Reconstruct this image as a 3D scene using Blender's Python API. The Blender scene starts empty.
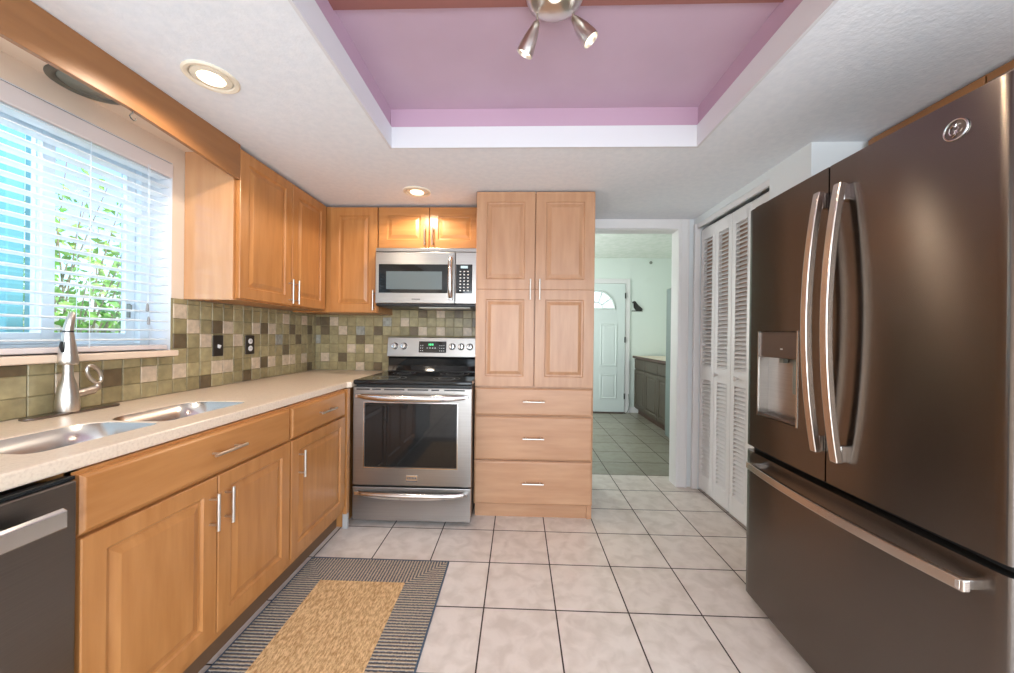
import bpy, bmesh, math, random
from mathutils import Vector, Matrix
random.seed(7)
S = bpy.context.scene
COL = S.collection
PI = math.pi

# ------------------------------------------------------------------ camera
cam = bpy.data.cameras.new('camera'); cam_o = bpy.data.objects.new('camera', cam); COL.objects.link(cam_o)
FPX, YAW, PITCH, ROLL, EYE = 358.77, .0317, -.0020, .0117, 1.206
cy, sy, cp, sp, cr, sr = math.cos(YAW), math.sin(YAW), math.cos(PITCH), math.sin(PITCH), math.cos(ROLL), math.sin(ROLL)
fw = Vector((-sy*cp, cy*cp, sp)); rt = Vector((cy, sy, 0)); up = rt.cross(fw)
r2 = cr*rt + sr*up; u2 = -sr*rt + cr*up
cam_o.matrix_world = Matrix(((r2.x, u2.x, -fw.x, 0), (r2.y, u2.y, -fw.y, 0), (r2.z, u2.z, -fw.z, EYE), (0, 0, 0, 1)))
cam.sensor_fit = 'HORIZONTAL'; cam.sensor_width = 36; cam.lens = FPX/1014*36; cam.clip_start = .02
S.camera = cam_o
# ------------------------------------------------------------------ view, world, sun, daylight
S.view_settings.view_transform = 'Standard'; S.view_settings.look = 'None'
S.view_settings.exposure = -0.12; S.view_settings.gamma = 1; S.view_settings.use_curve_mapping = False
S.cycles.use_denoising = True
S.cycles.max_bounces = 8; S.cycles.diffuse_bounces = 5; S.cycles.glossy_bounces = 4
S.cycles.sample_clamp_indirect = 6
w = bpy.data.worlds.new('world'); S.world = w; w.use_nodes = True
nt = w.node_tree; bg = nt.nodes['Background']
sky = nt.nodes.new('ShaderNodeTexSky'); sky.sky_type = 'NISHITA'; sky.sun_disc = False
sky.sun_elevation = math.radians(48); sky.sun_rotation = math.radians(80); sky.dust_density = 2.0
nt.links.new(sky.outputs[0], bg.inputs[0]); bg.inputs[1].default_value = .48

def lamp(name, kind, loc, energy, col, rot=None, size=None, size_y=None, target=None, spot=None, radius=None):
    l = bpy.data.lights.new(name, kind); l.energy = energy; l.color = col
    o = bpy.data.objects.new(name, l); COL.objects.link(o); o.location = loc
    if kind == 'AREA':
        l.shape = 'RECTANGLE'; l.size = size; l.size_y = size_y or size
    if radius is not None: l.shadow_soft_size = radius
    if spot: l.spot_size, l.spot_blend = spot
    if target is not None:
        o.rotation_euler = (Vector(target)-Vector(loc)).to_track_quat('-Z', 'Y').to_euler()
    elif rot: o.rotation_euler = rot
    return o

lamp('sun', 'SUN', (0, 0, 8), 5.5, (1, .97, .92), target=(-3.0, 1.6, 2.0)).data.angle = .02
# daylight entering by the wide patio opening behind the camera
lamp('patio_daylight', 'AREA', (.25, -2.75, 1.25), 160, (.84, .93, 1.0), size=2.9, size_y=2.1, target=(.25, 3, 1.25))
# daylight from the kitchen window
lamp('window_daylight', 'AREA', (-2.35, 1.0, 2.75), 62, (.76, .90, 1.0), size=1.6, size_y=.8, target=(-1.3, 1.1, 1.2))
# daylight entering by the glass door opening in the right wall beside the camera
lamp('side_door_daylight', 'AREA', (2.45, -1.0, 1.15), 60, (.70, .86, 1.0), size=1.5, size_y=1.9, target=(-2, -1.0, 1.3))
# unseen fill lamp added inside the hallway to brighten it
lamp('hall_fill', 'AREA', (-.35, 4.6, 1.6), 44, (.95, 1, .98), size=.9, size_y=1.2, target=(2.4, 4.9, 1.6))

# ------------------------------------------------------------------ materials
def M(name, col, rough=.5, metal=0, **k):
    m = bpy.data.materials.new(name); m.use_nodes = True
    b = m.node_tree.nodes['Principled BSDF']
    b.inputs['Base Color'].default_value = (*col, 1); b.inputs['Roughness'].default_value = rough; b.inputs['Metallic'].default_value = metal
    for kk, v in k.items(): b.inputs[kk.replace('_', ' ')].default_value = v
    return m
def rgb(r, g, b):
    f = lambda c: (c/255/12.92 if c/255 <= .04045 else ((c/255+.055)/1.055)**2.4)
    return (f(r), f(g), f(b))
def nodes(m): return m.node_tree.nodes, m.node_tree.links, m.node_tree.nodes['Principled BSDF']
def noise_mix(m, c0, c1, scale, lo=.35, hi=.65, stretch=(1, 1, 1), detail=4, rnd=True, bump=0, bscale=None, coord='Object'):
    N, L, b = nodes(m)
    tc = N.new('ShaderNodeTexCoord'); mp = N.new('ShaderNodeMapping'); mp.inputs['Scale'].default_value = stretch
    L.new(tc.outputs[coord], mp.inputs['Vector'])
    v = mp.outputs[0]
    if rnd:
        oi = N.new('ShaderNodeObjectInfo'); mul = N.new('ShaderNodeMath'); mul.operation = 'MULTIPLY'; mul.inputs[1].default_value = 37
        L.new(oi.outputs['Random'], mul.inputs[0])
        ad = N.new('ShaderNodeVectorMath'); ad.operation = 'ADD'; L.new(v, ad.inputs[0]); L.new(mul.outputs[0], ad.inputs[1]); v = ad.outputs[0]
    ns = N.new('ShaderNodeTexNoise'); ns.inputs['Scale'].default_value = scale; ns.inputs['Detail'].default_value = detail
    L.new(v, ns.inputs['Vector'])
    rp = N.new('ShaderNodeValToRGB'); rp.color_ramp.elements[0].position = lo; rp.color_ramp.elements[1].position = hi
    rp.color_ramp.elements[0].color = (*c0, 1); rp.color_ramp.elements[1].color = (*c1, 1)
    L.new(ns.outputs[0], rp.inputs[0]); L.new(rp.outputs[0], b.inputs['Base Color'])
    if bump:
        n2 = N.new('ShaderNodeTexNoise'); n2.inputs['Scale'].default_value = bscale or scale; n2.inputs['Detail'].default_value = 3
        L.new(v, n2.inputs['Vector'])
        bp = N.new('ShaderNodeBump'); bp.inputs['Strength'].default_value = bump; bp.inputs['Distance'].default_value = .01
        L.new(n2.outputs[0], bp.inputs['Height']); L.new(bp.outputs[0], b.inputs['Normal'])
    return m
def wood(name, c0, c1, stretch, rough=.32):
    m = M(name, c0, rough); noise_mix(m, c0, c1, 3.0, .3, .72, stretch, 6, bump=.03); return m
W0, W1 = rgb(170, 112, 60), rgb(190, 132, 78)
wood_v = wood('maple_upright_grain', W0, W1, (9, 9, 1.1))
wood_hx = wood('maple_cross_grain', W0, W1, (1.1, 9, 9))
wood_hy = wood('maple_cross_grain_side', W0, W1, (9, 1.1, 9))
P0, P1 = rgb(176, 130, 97), rgb(192, 148, 114)
pine_v = wood('pale_maple_upright_grain', P0, P1, (9, 9, 1.1))
pine_h = wood('pale_maple_cross_grain', P0, P1, (1.1, 9, 9))
wood_side = wood('maple_glossy_side', rgb(190, 140, 100), rgb(203, 155, 112), (9, 5, 1.0), .22)
wood_side.node_tree.nodes['Principled BSDF'].inputs['Coat Weight'].default_value = 1; wood_side.node_tree.nodes['Principled BSDF'].inputs['Coat Roughness'].default_value = .07
brown_board = wood('brown_board', rgb(140, 94, 56), rgb(156, 106, 64), (8, 1, 8), .4)
dark_toe = M('toe_kick_brown', rgb(112, 82, 58), .6)
white = M('white_paint', rgb(222, 222, 226), .45)
white_gloss = M('white_gloss_paint', rgb(228, 226, 226), .3)
ceil_m = M('white_textured_ceiling', rgb(234, 238, 244), .7); noise_mix(ceil_m, rgb(232, 236, 242), rgb(238, 241, 246), 30, rnd=False, bump=.14, bscale=75)
mauve = M('mauve_ceiling_paint', rgb(196, 170, 188), .5); noise_mix(mauve, rgb(194, 168, 186), rgb(199, 173, 191), 4, rnd=False)
mauve_wall = M('mauve_wall_paint', rgb(192, 160, 180), .5)
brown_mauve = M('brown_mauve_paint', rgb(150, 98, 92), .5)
cream = M('cream_wall_paint', rgb(224, 205, 186), .6)
mint = M('mint_wall_paint', rgb(222, 231, 225), .6)
pale_wall = M('pale_wall_paint', rgb(226, 230, 232), .6)
door_mint = M('pale_mint_door', rgb(216, 225, 223), .4)
counter_m = M('cream_speckled_solid_surface', rgb(226, 205, 182), .28); noise_mix(counter_m, rgb(228, 208, 186), rgb(214, 192, 170), 130, .45, .75, rnd=False, detail=2)
steel = M('brushed_steel', (.40, .38, .365), .30, 1); noise_mix(steel, (.385, .366, .35), (.415, .395, .38), 5, stretch=(.5, .5, 60))
steel_v = M('brushed_steel_bowl', (.62, .61, .60), .24, 1)
nickel = M('brushed_nickel', (.66, .62, .57), .28, 1)
chrome = M('bright_steel', (.75, .74, .73), .16, 1)
slate = M('dark_slate_steel', (.165, .145, .13), .26, 1); noise_mix(slate, (.161, .141, .126), (.169, .149, .134), 6, stretch=(.6, .6, 90), rnd=False)
def brushed(m, an=.85, rot=0):
    N, L, b = nodes(m); t = N.new('ShaderNodeTangent'); t.direction_type = 'RADIAL'; t.axis = 'Z'
    L.new(t.outputs[0], b.inputs['Tangent']); b.inputs['Anisotropic'].default_value = an; b.inputs['Anisotropic Rotation'].default_value = rot
brushed(slate, .85, .25)
slate_d = M('dark_slate_dishwasher', (.19, .172, .155), .34, 1); noise_mix(slate_d, (.18, .163, .147), (.2, .18, .163), 6, stretch=(.6, .6, 90), rnd=False)
hand_steel = M('satin_handle_steel', (.60, .52, .46), .27, 1)
slate_panel = M('bronze_control_panel', (.16, .13, .115), .35, .8)
black_gloss = M('black_glass', (.008, .009, .010), .05, Specular_IOR_Level=.5)
black_plas = M('black_plastic', (.015, .015, .016), .35)
dark_gasket = M('dark_gasket', (.02, .02, .02), .6)
oven_glass = M('dark_oven_glass', (.012, .012, .012), .05, Specular_IOR_Level=.5)
micro_screen = M('grey_microwave_screen', (.12, .15, .16), .12)
white_print = M('white_print', (.7, .7, .7), .5)
green_led = M('green_display', (.05, .5, .2), .5, Emission_Strength=1.2); green_led.node_tree.nodes['Principled BSDF'].inputs['Emission Color'].default_value = (.1, .8, .3, 1)
blue_led = M('pale_display', (.5, .7, .8), .5)
bulb_m = M('warm_bulb', (1, .9, .75), .5, Emission_Strength=3.2); bulb_m.node_tree.nodes['Principled BSDF'].inputs['Emission Color'].default_value = (1, .83, .6, 1)
white_lamp_trim = M('lamp_trim_white', rgb(235, 225, 205), .35)
grey_lens = M('unlit_grey_lens', rgb(120, 125, 118), .35)
bronze_plate = M('dark_bronze_plate', rgb(62, 54, 48), .35, .4)
hook_m = M('black_wire', rgb(40, 38, 36), .5)
dark_cab = wood('dark_brown_hall_cabinet', rgb(66, 58, 46), rgb(80, 71, 57), (14, 14, 1), .45)
dark_edge = M('dark_brown_edge', rgb(70, 46, 34), .4)
grey_green = M('grey_green_enamel', rgb(112, 124, 120), .4)
blind_m = M('white_blind_slat', rgb(236, 240, 242), .35); 
valance_m = M('blind_valance', rgb(222, 212, 210), .4)
vinyl = M('white_vinyl', rgb(225, 235, 242), .35)
glass = M('window_glass', (1, 1, 1), .0)
def make_glass():
    N, L, b = nodes(glass); o = N['Material Output']
    t = N.new('ShaderNodeBsdfTransparent'); g = N.new('ShaderNodeBsdfGlossy'); g.inputs['Roughness'].default_value = .02
    t.inputs[0].default_value = (.93, .98, 1, 1)
    mx = N.new('ShaderNodeMixShader'); mx.inputs[0].default_value = .06
    L.new(t.outputs[0], mx.inputs[1]); L.new(g.outputs[0], mx.inputs[2]); L.new(mx.outputs[0], o.inputs[0])
make_glass()
teal = M('teal_shutter_paint', rgb(105, 170, 180), .5)
house_m = M('pale_neighbour_wall', rgb(225, 236, 236), .7)
leaf_m = M('green_leaf', rgb(120, 180, 80), .5); noise_mix(leaf_m, rgb(95, 165, 62), rgb(175, 215, 115), 6, rnd=False)
bark = M('bark', rgb(150, 140, 115), .8)
paving = M('bounce_paving', rgb(214, 218, 220), .9); noise_mix(paving, rgb(205, 210, 212), rgb(222, 226, 228), 8, rnd=False)  # unseen ground, made pale so it bounces cool light up to the ceiling

# floor tiles
TP = .3175
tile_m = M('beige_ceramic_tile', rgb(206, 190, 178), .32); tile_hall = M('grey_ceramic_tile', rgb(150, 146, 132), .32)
def make_tiles(m, c1, c2):
    N, L, b = nodes(m)
    tc = N.new('ShaderNodeTexCoord'); mp = N.new('ShaderNodeMapping')
    mp.inputs['Location'].default_value = (.774+TP*20, -2.218+TP*20, 0)
    L.new(tc.outputs['Object'], mp.inputs[0])
    br = N.new('ShaderNodeTexBrick'); br.offset = 0; br.squash = 1
    br.inputs['Scale'].default_value = 1; br.inputs['Brick Width'].default_value = TP; br.inputs['Row Height'].default_value = TP
    br.inputs['Mortar Size'].default_value = .0034; br.inputs['Mortar Smooth'].default_value = .15; br.inputs['Bias'].default_value = 0
    br.inputs['Color1'].default_value = (*c1, 1); br.inputs['Color2'].default_value = (*c2, 1)
    br.inputs['Mortar'].default_value = (*rgb(62, 48, 42), 1)
    L.new(mp.outputs[0], br.inputs['Vector'])
    ns = N.new('ShaderNodeTexNoise'); ns.inputs['Scale'].default_value = 13; ns.inputs['Detail'].default_value = 8; ns.inputs['Distortion'].default_value = .5
    L.new(tc.outputs['Object'], ns.inputs['Vector'])
    rp = N.new('ShaderNodeValToRGB'); rp.color_ramp.elements[0].position = .36; rp.color_ramp.elements[1].position = .60
    rp.color_ramp.elements[0].color = (.85, .83, .81, 1); rp.color_ramp.elements[1].color = (1, 1, 1, 1)
    L.new(ns.outputs[0], rp.inputs[0])
    mx = N.new('ShaderNodeMixRGB'); mx.blend_type = 'MULTIPLY'; mx.inputs[0].default_value = 1
    L.new(br.outputs[0], mx.inputs[1]); L.new(rp.outputs[0], mx.inputs[2]); L.new(mx.outputs[0], b.inputs['Base Color'])
    inv = N.new('ShaderNodeMath'); inv.operation = 'SUBTRACT'; inv.inputs[0].default_value = 1; L.new(br.outputs['Fac'], inv.inputs[1])
    bp = N.new('ShaderNodeBump'); bp.inputs['Strength'].default_value = .5; bp.inputs['Distance'].default_value = .003
    L.new(inv.outputs[0], bp.inputs['Height']); L.new(bp.outputs[0], b.inputs['Normal'])
    rr = N.new('ShaderNodeMapRange'); rr.inputs[3].default_value = .30; rr.inputs[4].default_value = .8
    L.new(br.outputs['Fac'], rr.inputs[0]); L.new(rr.outputs[0], b.inputs['Roughness'])
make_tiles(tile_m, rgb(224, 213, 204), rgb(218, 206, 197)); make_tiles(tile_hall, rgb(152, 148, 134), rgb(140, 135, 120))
# rug: tan woven centre, blue-grey ribbed border
tan_m = M('tan_woven_rug', rgb(210, 168, 118), .95); noise_mix(tan_m, rgb(184, 142, 94), rgb(232, 196, 146), 75, .36, .64, (1.7, .62, 1), 4, rnd=False, bump=.8, bscale=120)
def rib(name, along):
    m = M(name, (.1, .1, .1), .95); N, L, b = nodes(m)
    tc = N.new('ShaderNodeTexCoord'); wv = N.new('ShaderNodeTexWave'); wv.bands_direction = along; wv.inputs['Scale'].default_value = 21
    wv.inputs['Distortion'].default_value = .6; wv.inputs['Detail'].default_value = 2; wv.inputs['Detail Scale'].default_value = 6
    L.new(tc.outputs['Object'], wv.inputs[0])
    rp = N.new('ShaderNodeValToRGB'); rp.color_ramp.elements[0].position = .25; rp.color_ramp.elements[1].position = .75
    rp.color_ramp.elements[0].color = (*rgb(84, 86, 92), 1); rp.color_ramp.elements[1].color = (*rgb(182, 166, 146), 1)
    ns = N.new('ShaderNodeTexNoise'); ns.inputs['Scale'].default_value = 120; ns.inputs['Detail'].default_value = 3; L.new(tc.outputs['Object'], ns.inputs['Vector'])
    mr = N.new('ShaderNodeMapRange'); mr.inputs[1].default_value = .35; mr.inputs[2].default_value = .65; mr.inputs[3].default_value = -.28; mr.inputs[4].default_value = .28; L.new(ns.outputs[0], mr.inputs[0])
    ad = N.new('ShaderNodeMath'); ad.operation = 'ADD'; L.new(wv.outputs['Fac'], ad.inputs[0]); L.new(mr.outputs[0], ad.inputs[1])
    L.new(ad.outputs[0], rp.inputs[0]); L.new(rp.outputs[0], b.inputs['Base Color'])
    bp = N.new('ShaderNodeBump'); bp.inputs['Strength'].default_value = .6; bp.inputs['Distance'].default_value = .004
    L.new(wv.outputs['Fac'], bp.inputs['Height']); L.new(bp.outputs[0], b.inputs['Normal'])
    return m
rib_x = rib('ribbed_border_a', 'X'); rib_y = rib('ribbed_border_b', 'Y')
rug_edge = M('blue_rug_binding', rgb(70, 88, 105), .9)
# backsplash tiles
def stone(name, c, v=.12, s=28):
    m = M(name, c, .3); d = tuple(max(0, x*(1-v*2)) for x in c); e = tuple(min(1, x*(1+v)) for x in c)
    noise_mix(m, d, e, s, .3, .7, rnd=False, bump=.12, bscale=40); return m
sp_mats = [stone('olive_glass_tile', rgb(158, 144, 107)), stone('olive_glass_tile_light', rgb(168, 154, 116)), stone('olive_glass_tile_deep', rgb(148, 134, 98)),
           stone('pale_stone_tile', rgb(204, 184, 160), .1, 40), stone('dark_olive_tile', rgb(108, 92, 68)), stone('grey_pearl_tile', rgb(160, 158, 148), .15, 40),
           M('khaki_grout', rgb(146, 133, 100), .8)]

# ------------------------------------------------------------------ mesh tools
class MB:
    def __init__(s): s.bm = bmesh.new()
    def face(s, vs, mi=0):
        try:
            f = s.bm.faces.new(vs); f.material_index = mi; return f
        except ValueError: return None
    def box(s, x0, x1, y0, y1, z0, z1, mi=0):
        v = [s.bm.verts.new(p) for p in ((x0,y0,z0),(x1,y0,z0),(x1,y1,z0),(x0,y1,z0),(x0,y0,z1),(x1,y0,z1),(x1,y1,z1),(x0,y1,z1))]
        for q in ((3,2,1,0),(4,5,6,7),(0,1,5,4),(1,2,6,5),(2,3,7,6),(3,0,4,7)): s.face([v[i] for i in q], mi)
        return s
    def obox(s, c, hx, hy, hz, rot, mi=0):
        R = rot.to_matrix() if hasattr(rot, 'to_matrix') else rot
        c = Vector(c); P = [c + R @ Vector((a*hx, b*hy, d*hz)) for d in (-1, 1) for a, b in ((-1,-1),(1,-1),(1,1),(-1,1))]
        v = [s.bm.verts.new(p) for p in P]
        for q in ((3,2,1,0),(4,5,6,7),(0,1,5,4),(1,2,6,5),(2,3,7,6),(3,0,4,7)): s.face([v[i] for i in q], mi)
        return s
    def rings(s, R, cap0=True, cap1=True, closed=True, mi=0):
        vs = [[s.bm.verts.new(p) for p in r] for r in R]
        n = len(vs[0])
        for a, b in zip(vs, vs[1:]):
            for i in range(n if closed else n-1):
                j = (i+1) % n; s.face([a[i], a[j], b[j], b[i]], mi)
        if cap0: s.face(list(reversed(vs[0])), mi)
        if cap1: s.face(vs[-1], mi)
        return s
    def lathe(s, c, prof, axis=(0,0,1), n=24, mi=0):
        q = Vector(axis).normalized().to_track_quat('Z', 'Y'); c = Vector(c); R = []
        for r, h in prof:
            R.append([c + q @ Vector((max(r, 1e-4)*math.cos(2*PI*k/n), max(r, 1e-4)*math.sin(2*PI*k/n), h)) for k in range(n)])
        return s.rings(R, mi=mi)
    def tube(s, pts, r, n=10, mi=0, cyc=False):
        P = [Vector(p) for p in pts]; m = len(P); R = []; prev = None
        rs = r if isinstance(r, (list, tuple)) else [r]*m
        for i, p in enumerate(P):
            if cyc: t = P[(i+1) % m]-P[i-1]
            else: t = P[min(i+1, m-1)]-P[max(i-1, 0)]
            t.normalize()
            if prev is None:
                a = Vector((0,0,1)) if abs(t.z) < .9 else Vector((1,0,0)); u = t.cross(a).normalized()
            else: u = (prev - t*prev.dot(t)).normalized()
            prev = u; v = t.cross(u)
            R.append([p + rs[i]*(math.cos(2*PI*k/n)*u + math.sin(2*PI*k/n)*v) for k in range(n)])
        if cyc: R.append(R[0]); return s.rings(R, False, False, mi=mi)
        return s.rings(R, mi=mi)
    def prism(s, poly, z0, z1, mi=0):
        return s.rings([[(x, y, z0) for x, y in poly], [(x, y, z1) for x, y in poly]], mi=mi)
    def build(s, name, mat, parent=None, bevel=0, smooth=False, seg=2):
        bmesh.ops.remove_doubles(s.bm, verts=s.bm.verts, dist=1e-6)
        bmesh.ops.recalc_face_normals(s.bm, faces=s.bm.faces)
        root = parent
        while root is not None and root.parent is not None: root = root.parent
        if root is not None and not root.get('_mesh_root'): bmesh.ops.translate(s.bm, verts=s.bm.verts, vec=-root.location)
        me = bpy.data.meshes.new(name); s.bm.to_mesh(me); s.bm.free()
        for m in (mat if isinstance(mat, (list, tuple)) else [mat]): me.materials.append(m)
        if smooth:
            for p in me.polygons: p.use_smooth = True
            try: me.set_sharp_from_angle(angle=math.radians(38))
            except Exception: pass
        o = bpy.data.objects.new(name, me); COL.objects.link(o)
        if parent is not None: o.parent = parent
        if bevel:
            b = o.modifiers.new('edge', 'BEVEL'); b.width = bevel; b.segments = seg; b.limit_method = 'ANGLE'; b.angle_limit = math.radians(40)
        return o
def thing(name, label, cat, loc, group=None):
    o = bpy.data.objects.new(name, None); COL.objects.link(o); o.location = loc; o.empty_display_size = .1
    o['label'] = label; o['category'] = cat
    if group: o['group'] = group
    return o
def tag(o, label, cat, group=None, kind=None):
    o['label'] = label; o['category'] = cat
    if group: o['group'] = group
    if kind: o['kind'] = kind
    return o
def struct(o, label=None, cat=None):
    o['kind'] = 'structure'
    if label: o['label'] = label
    if cat: o['category'] = cat
    return o
def carve(o, cutters):
    for c in cutters:
        m = o.modifiers.new('cut', 'BOOLEAN'); m.operation = 'DIFFERENCE'; m.object = c; m.solver = 'EXACT'
    bpy.context.view_layer.update()
    me = bpy.data.meshes.new_from_object(o.evaluated_get(bpy.context.evaluated_depsgraph_get()))
    o.modifiers.clear(); o.data = me
    for c in cutters: bpy.data.objects.remove(c)
    return o
def mapf(face, n0):
    if face == 'x+': return lambda a, z, n: (n0+n, a, z)
    if face == 'x-': return lambda a, z, n: (n0-n, a, z)
    return lambda a, z, n: (a, n0-n, z)
def rect_loft(mb, f, a0, a1, z0, z1, prof, mi=0):
    R = []
    for ins, n in prof: R.append([f(a0+ins, z0+ins, n), f(a1-ins, z0+ins, n), f(a1-ins, z1-ins, n), f(a0+ins, z1-ins, n)])
    return mb.rings(R, mi=mi)
def door(parent, name, face, n0, a0, a1, z0, z1, mat, t=.02, stile=.053, splits=None, label=None):
    f = mapf(face, n0); mb = MB(); k = 1
    zs = [z0]+(splits or [])+[z1]
    for c0, c1 in zip(zs, zs[1:]):
        rect_loft(mb, f, a0, a1, c0, c1, [(0, 0), (0, t-.003), (.002, t), (stile, t), (stile+.005, t-.007), (stile+.013, t-.008), (stile+.034, t-.001), (stile+.036, t-.0005)])
    o = mb.build(name, mat, parent)
    return o
def drawer(parent, name, face, n0, a0, a1, z0, z1, mat, t=.02):
    f = mapf(face, n0); mb = MB()
    rect_loft(mb, f, a0, a1, z0, z1, [(0, 0), (0, t-.007), (.005, t-.004), (.008, t-.001), (.011, t)])
    return mb.build(name, mat, parent)
def pull(parent, face, n0, a, z, length, vertical, mat=None, r=.0055, off=.03):
    f = mapf(face, n0); mb = MB(); h = length/2
    if vertical:
        mb.tube([f(a, z-h, off), f(a, z+h, off)], r); pts = [(a, z-h*.68), (a, z+h*.68)]
    else:
        mb.tube([f(a-h, z, off), f(a+h, z, off)], r); pts = [(a-h*.68, z), (a+h*.68, z)]
    for pa, pz in pts: mb.tube([f(pa, pz, -.001), f(pa, pz, off)], r*.8)
    return mb.build('handle', mat or nickel, parent, smooth=True)

# ------------------------------------------------------------------ room shell
CZ = 2.165; WX = -1.70; BY = 2.95; HC = 2.47
TX0, TX1, TY0, TY1, TZ = -.674, .892, -.6, 1.835, 2.365     # tray in the ceiling
struct(MB().box(-2.2, 2.7, -3.2, 3.172, -.06, 0).build('floor', tile_m), 'beige square ceramic floor tiles with dark grout', 'floor')
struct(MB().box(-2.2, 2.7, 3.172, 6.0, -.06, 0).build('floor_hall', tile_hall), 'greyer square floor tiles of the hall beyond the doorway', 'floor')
c = MB()
c.box(WX-.16, TX0, -3.0, BY, CZ, HC+.1); c.box(TX1, 2.2, -3.0, BY, CZ, HC+.1)
c.box(TX0, TX1, TY1, BY, CZ, HC+.1); c.box(TX0, TX1, -3.0, TY0, CZ, HC+.1)
struct(c.build('ceiling', ceil_m), 'white textured lower ceiling around the mauve tray', 'ceiling')
struct(MB().box(TX0, TX1, TY0, TY1, TZ, TZ+.06).build('ceiling_tray', mauve), 'mauve painted raised tray ceiling', 'ceiling')
t = MB(); th = .012
t.box(TX0, TX0+th, TY0, TY1, CZ-.002, CZ+.105); t.box(TX1-th, TX1, TY0, TY1, CZ-.002, CZ+.105)
t.box(TX0+th, TX1-th, TY1-th, TY1, CZ-.002, CZ+.105); t.box(TX0+th, TX1-th, TY0, TY0+th, CZ-.002, CZ+.105)
struct(t.build('trim_1', white), 'white board lining the lower edge of the tray', 'trim')
t = MB(); th = .004
t.box(TX0, TX0+th, TY0, TY1, CZ+.105, TZ); t.box(TX1-th, TX1, TY0, TY1, CZ+.105, TZ); t.box(TX0+th, TX1-th, TY1-th, TY1, CZ+.105, TZ); t.box(TX0+th, TX1-th, TY0, TY0+th, CZ+.105, TZ)
struct(t.build('trim_2', mauve_wall), 'mauve upright band inside the tray', 'trim')
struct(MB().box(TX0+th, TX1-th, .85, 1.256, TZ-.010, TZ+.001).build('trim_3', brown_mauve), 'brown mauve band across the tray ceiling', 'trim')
# left wall with the window opening
OY0, OY1, OZ0, OZ1 = .35, 1.705, 1.118, 2.03
wl = MB(); X0 = WX-.16
wl.box(X0, WX, -3.0, OY0, 0, CZ); wl.box(X0, WX, OY1, BY+.12, 0, CZ); wl.box(X0, WX, OY0, OY1, 0, OZ0); wl.box(X0, WX, OY0, OY1, OZ1, CZ)
wall_left = struct(wl.build('wall_left', cream), 'cream wall around the kitchen window', 'wall')
# back wall with the doorway to the hall
DX0, DX1, DZ = .505, 1.288, 2.085
wb = MB(); wb.box(WX, DX0, BY, BY+.12, 0, HC+.1); wb.box(DX1, 2.6, BY, BY+.12, 0, HC+.1); wb.box(DX0, DX1, BY, BY+.12, DZ, HC+.1)
wall_back = struct(wb.build('wall_back', pale_wall), 'pale wall behind the range and pantry', 'wall')
# backsplash tiling
def splash(name, parent, face, n0, cells, gro):
    f = mapf(face, n0); mb = MB()
    for g in gro: rect_loft(mb, f, g[0], g[1], g[2], g[3], [(0, 0), (0, .004)], mi=6)
    for a0, a1, z0, z1, mi in cells:
        rect_loft(mb, f, a0, a1, z0, z1, [(0, .003), (0, .0065), (.002, .0085)], mi)
    o = mb.build(name, sp_mats, parent); return o
def cells(amin, amax, off, zfun, acc):
    p = .0745; g = .0013; out = []
    k0 = int((amin-off)/p)-2
    A = {}
    for a, z, ch in acc: A[(round((a-off)/p), round((z-.937)/p))] = {'P': 3, 'D': 4, 'B': 5}[ch]
    rnd = random.Random(3)
    for k in range(k0, k0+int((amax-amin)/p)+6):
        ac = off+k*p; a0, a1 = max(ac-p/2, amin), min(ac+p/2, amax)
        if a1-a0 < .012: continue
        zt = zfun((a0+a1)/2)
        for j in range(0, 9):
            zc = .937+j*p; z0, z1 = max(zc-p/2, .905), min(zc+p/2, zt)
            if z1-z0 < .01: continue
            mi = A.get((k, j))
            if mi is None: mi = rnd.choice([0, 0, 0, 1, 1, 2])
            out.append((a0+g, a1-g, z0+g, z1-g, mi))
    return out
LA = [(1.165,1.067,'D'),(1.277,1.019,'P'),(1.444,1.009,'D'),(1.594,1.013,'P'),(1.744,1.019,'P'),(1.744,1.159,'D'),(1.75,1.305,'P'),(1.814,1.231,'P'),(1.888,1.157,'P'),(1.894,.938,'D'),(1.966,1.014,'P'),(1.966,1.234,'D'),(2.038,1.011,'P'),(2.038,1.23,'P'),(2.116,1.157,'P'),(2.191,.937,'D'),(2.266,1.011,'P'),(2.266,1.228,'P'),(2.34,1.229,'D'),(2.342,1.006,'D'),(2.415,1.231,'P'),(2.418,1.007,'P'),(2.487,1.155,'B'),(2.568,1.082,'D'),(2.571,1.298,'P'),(2.576,1.01,'P'),(2.637,1.227,'D'),(2.645,1.005,'P'),(2.715,1.16,'D'),(2.794,1.308,'P'),(2.799,1.01,'P'),(2.835,1.238,'D'),(2.841,.936,'D'),(.85,1.01,'P'),(.55,.937,'D')]
BA = [(-1.689,1.306,'D'),(-1.687,1.158,'B'),(-1.614,1.307,'D'),(-1.613,1.233,'D'),(-1.605,1.007,'P'),(-1.538,1.308,'P'),(-1.463,1.009,'D'),(-1.462,1.235,'P'),(-1.389,1.083,'P'),(-1.321,1.236,'B'),(-1.317,1.162,'D'),(-1.309,.933,'P'),(-1.239,1.085,'P'),(-1.171,1.238,'D'),(-1.143,.935,'D'),(-1.098,1.312,'B'),(-.947,1.322,'P'),(-.865,1.239,'D'),(-.793,1.236,'P'),(-.768,1.385,'D'),(-.649,1.238,'P'),(-.644,1.376,'P'),(-.49,1.385,'D'),(-.42,1.235,'P'),(-.35,1.31,'D')]
splash('backsplash', wall_left, 'x+', WX, cells(.21, BY-.009, .03, lambda a: 1.372 if a > 1.70 else 1.088, LA), [(.21, 1.70, .905, 1.088), (1.70, BY-.001, .905, 1.372)])
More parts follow.
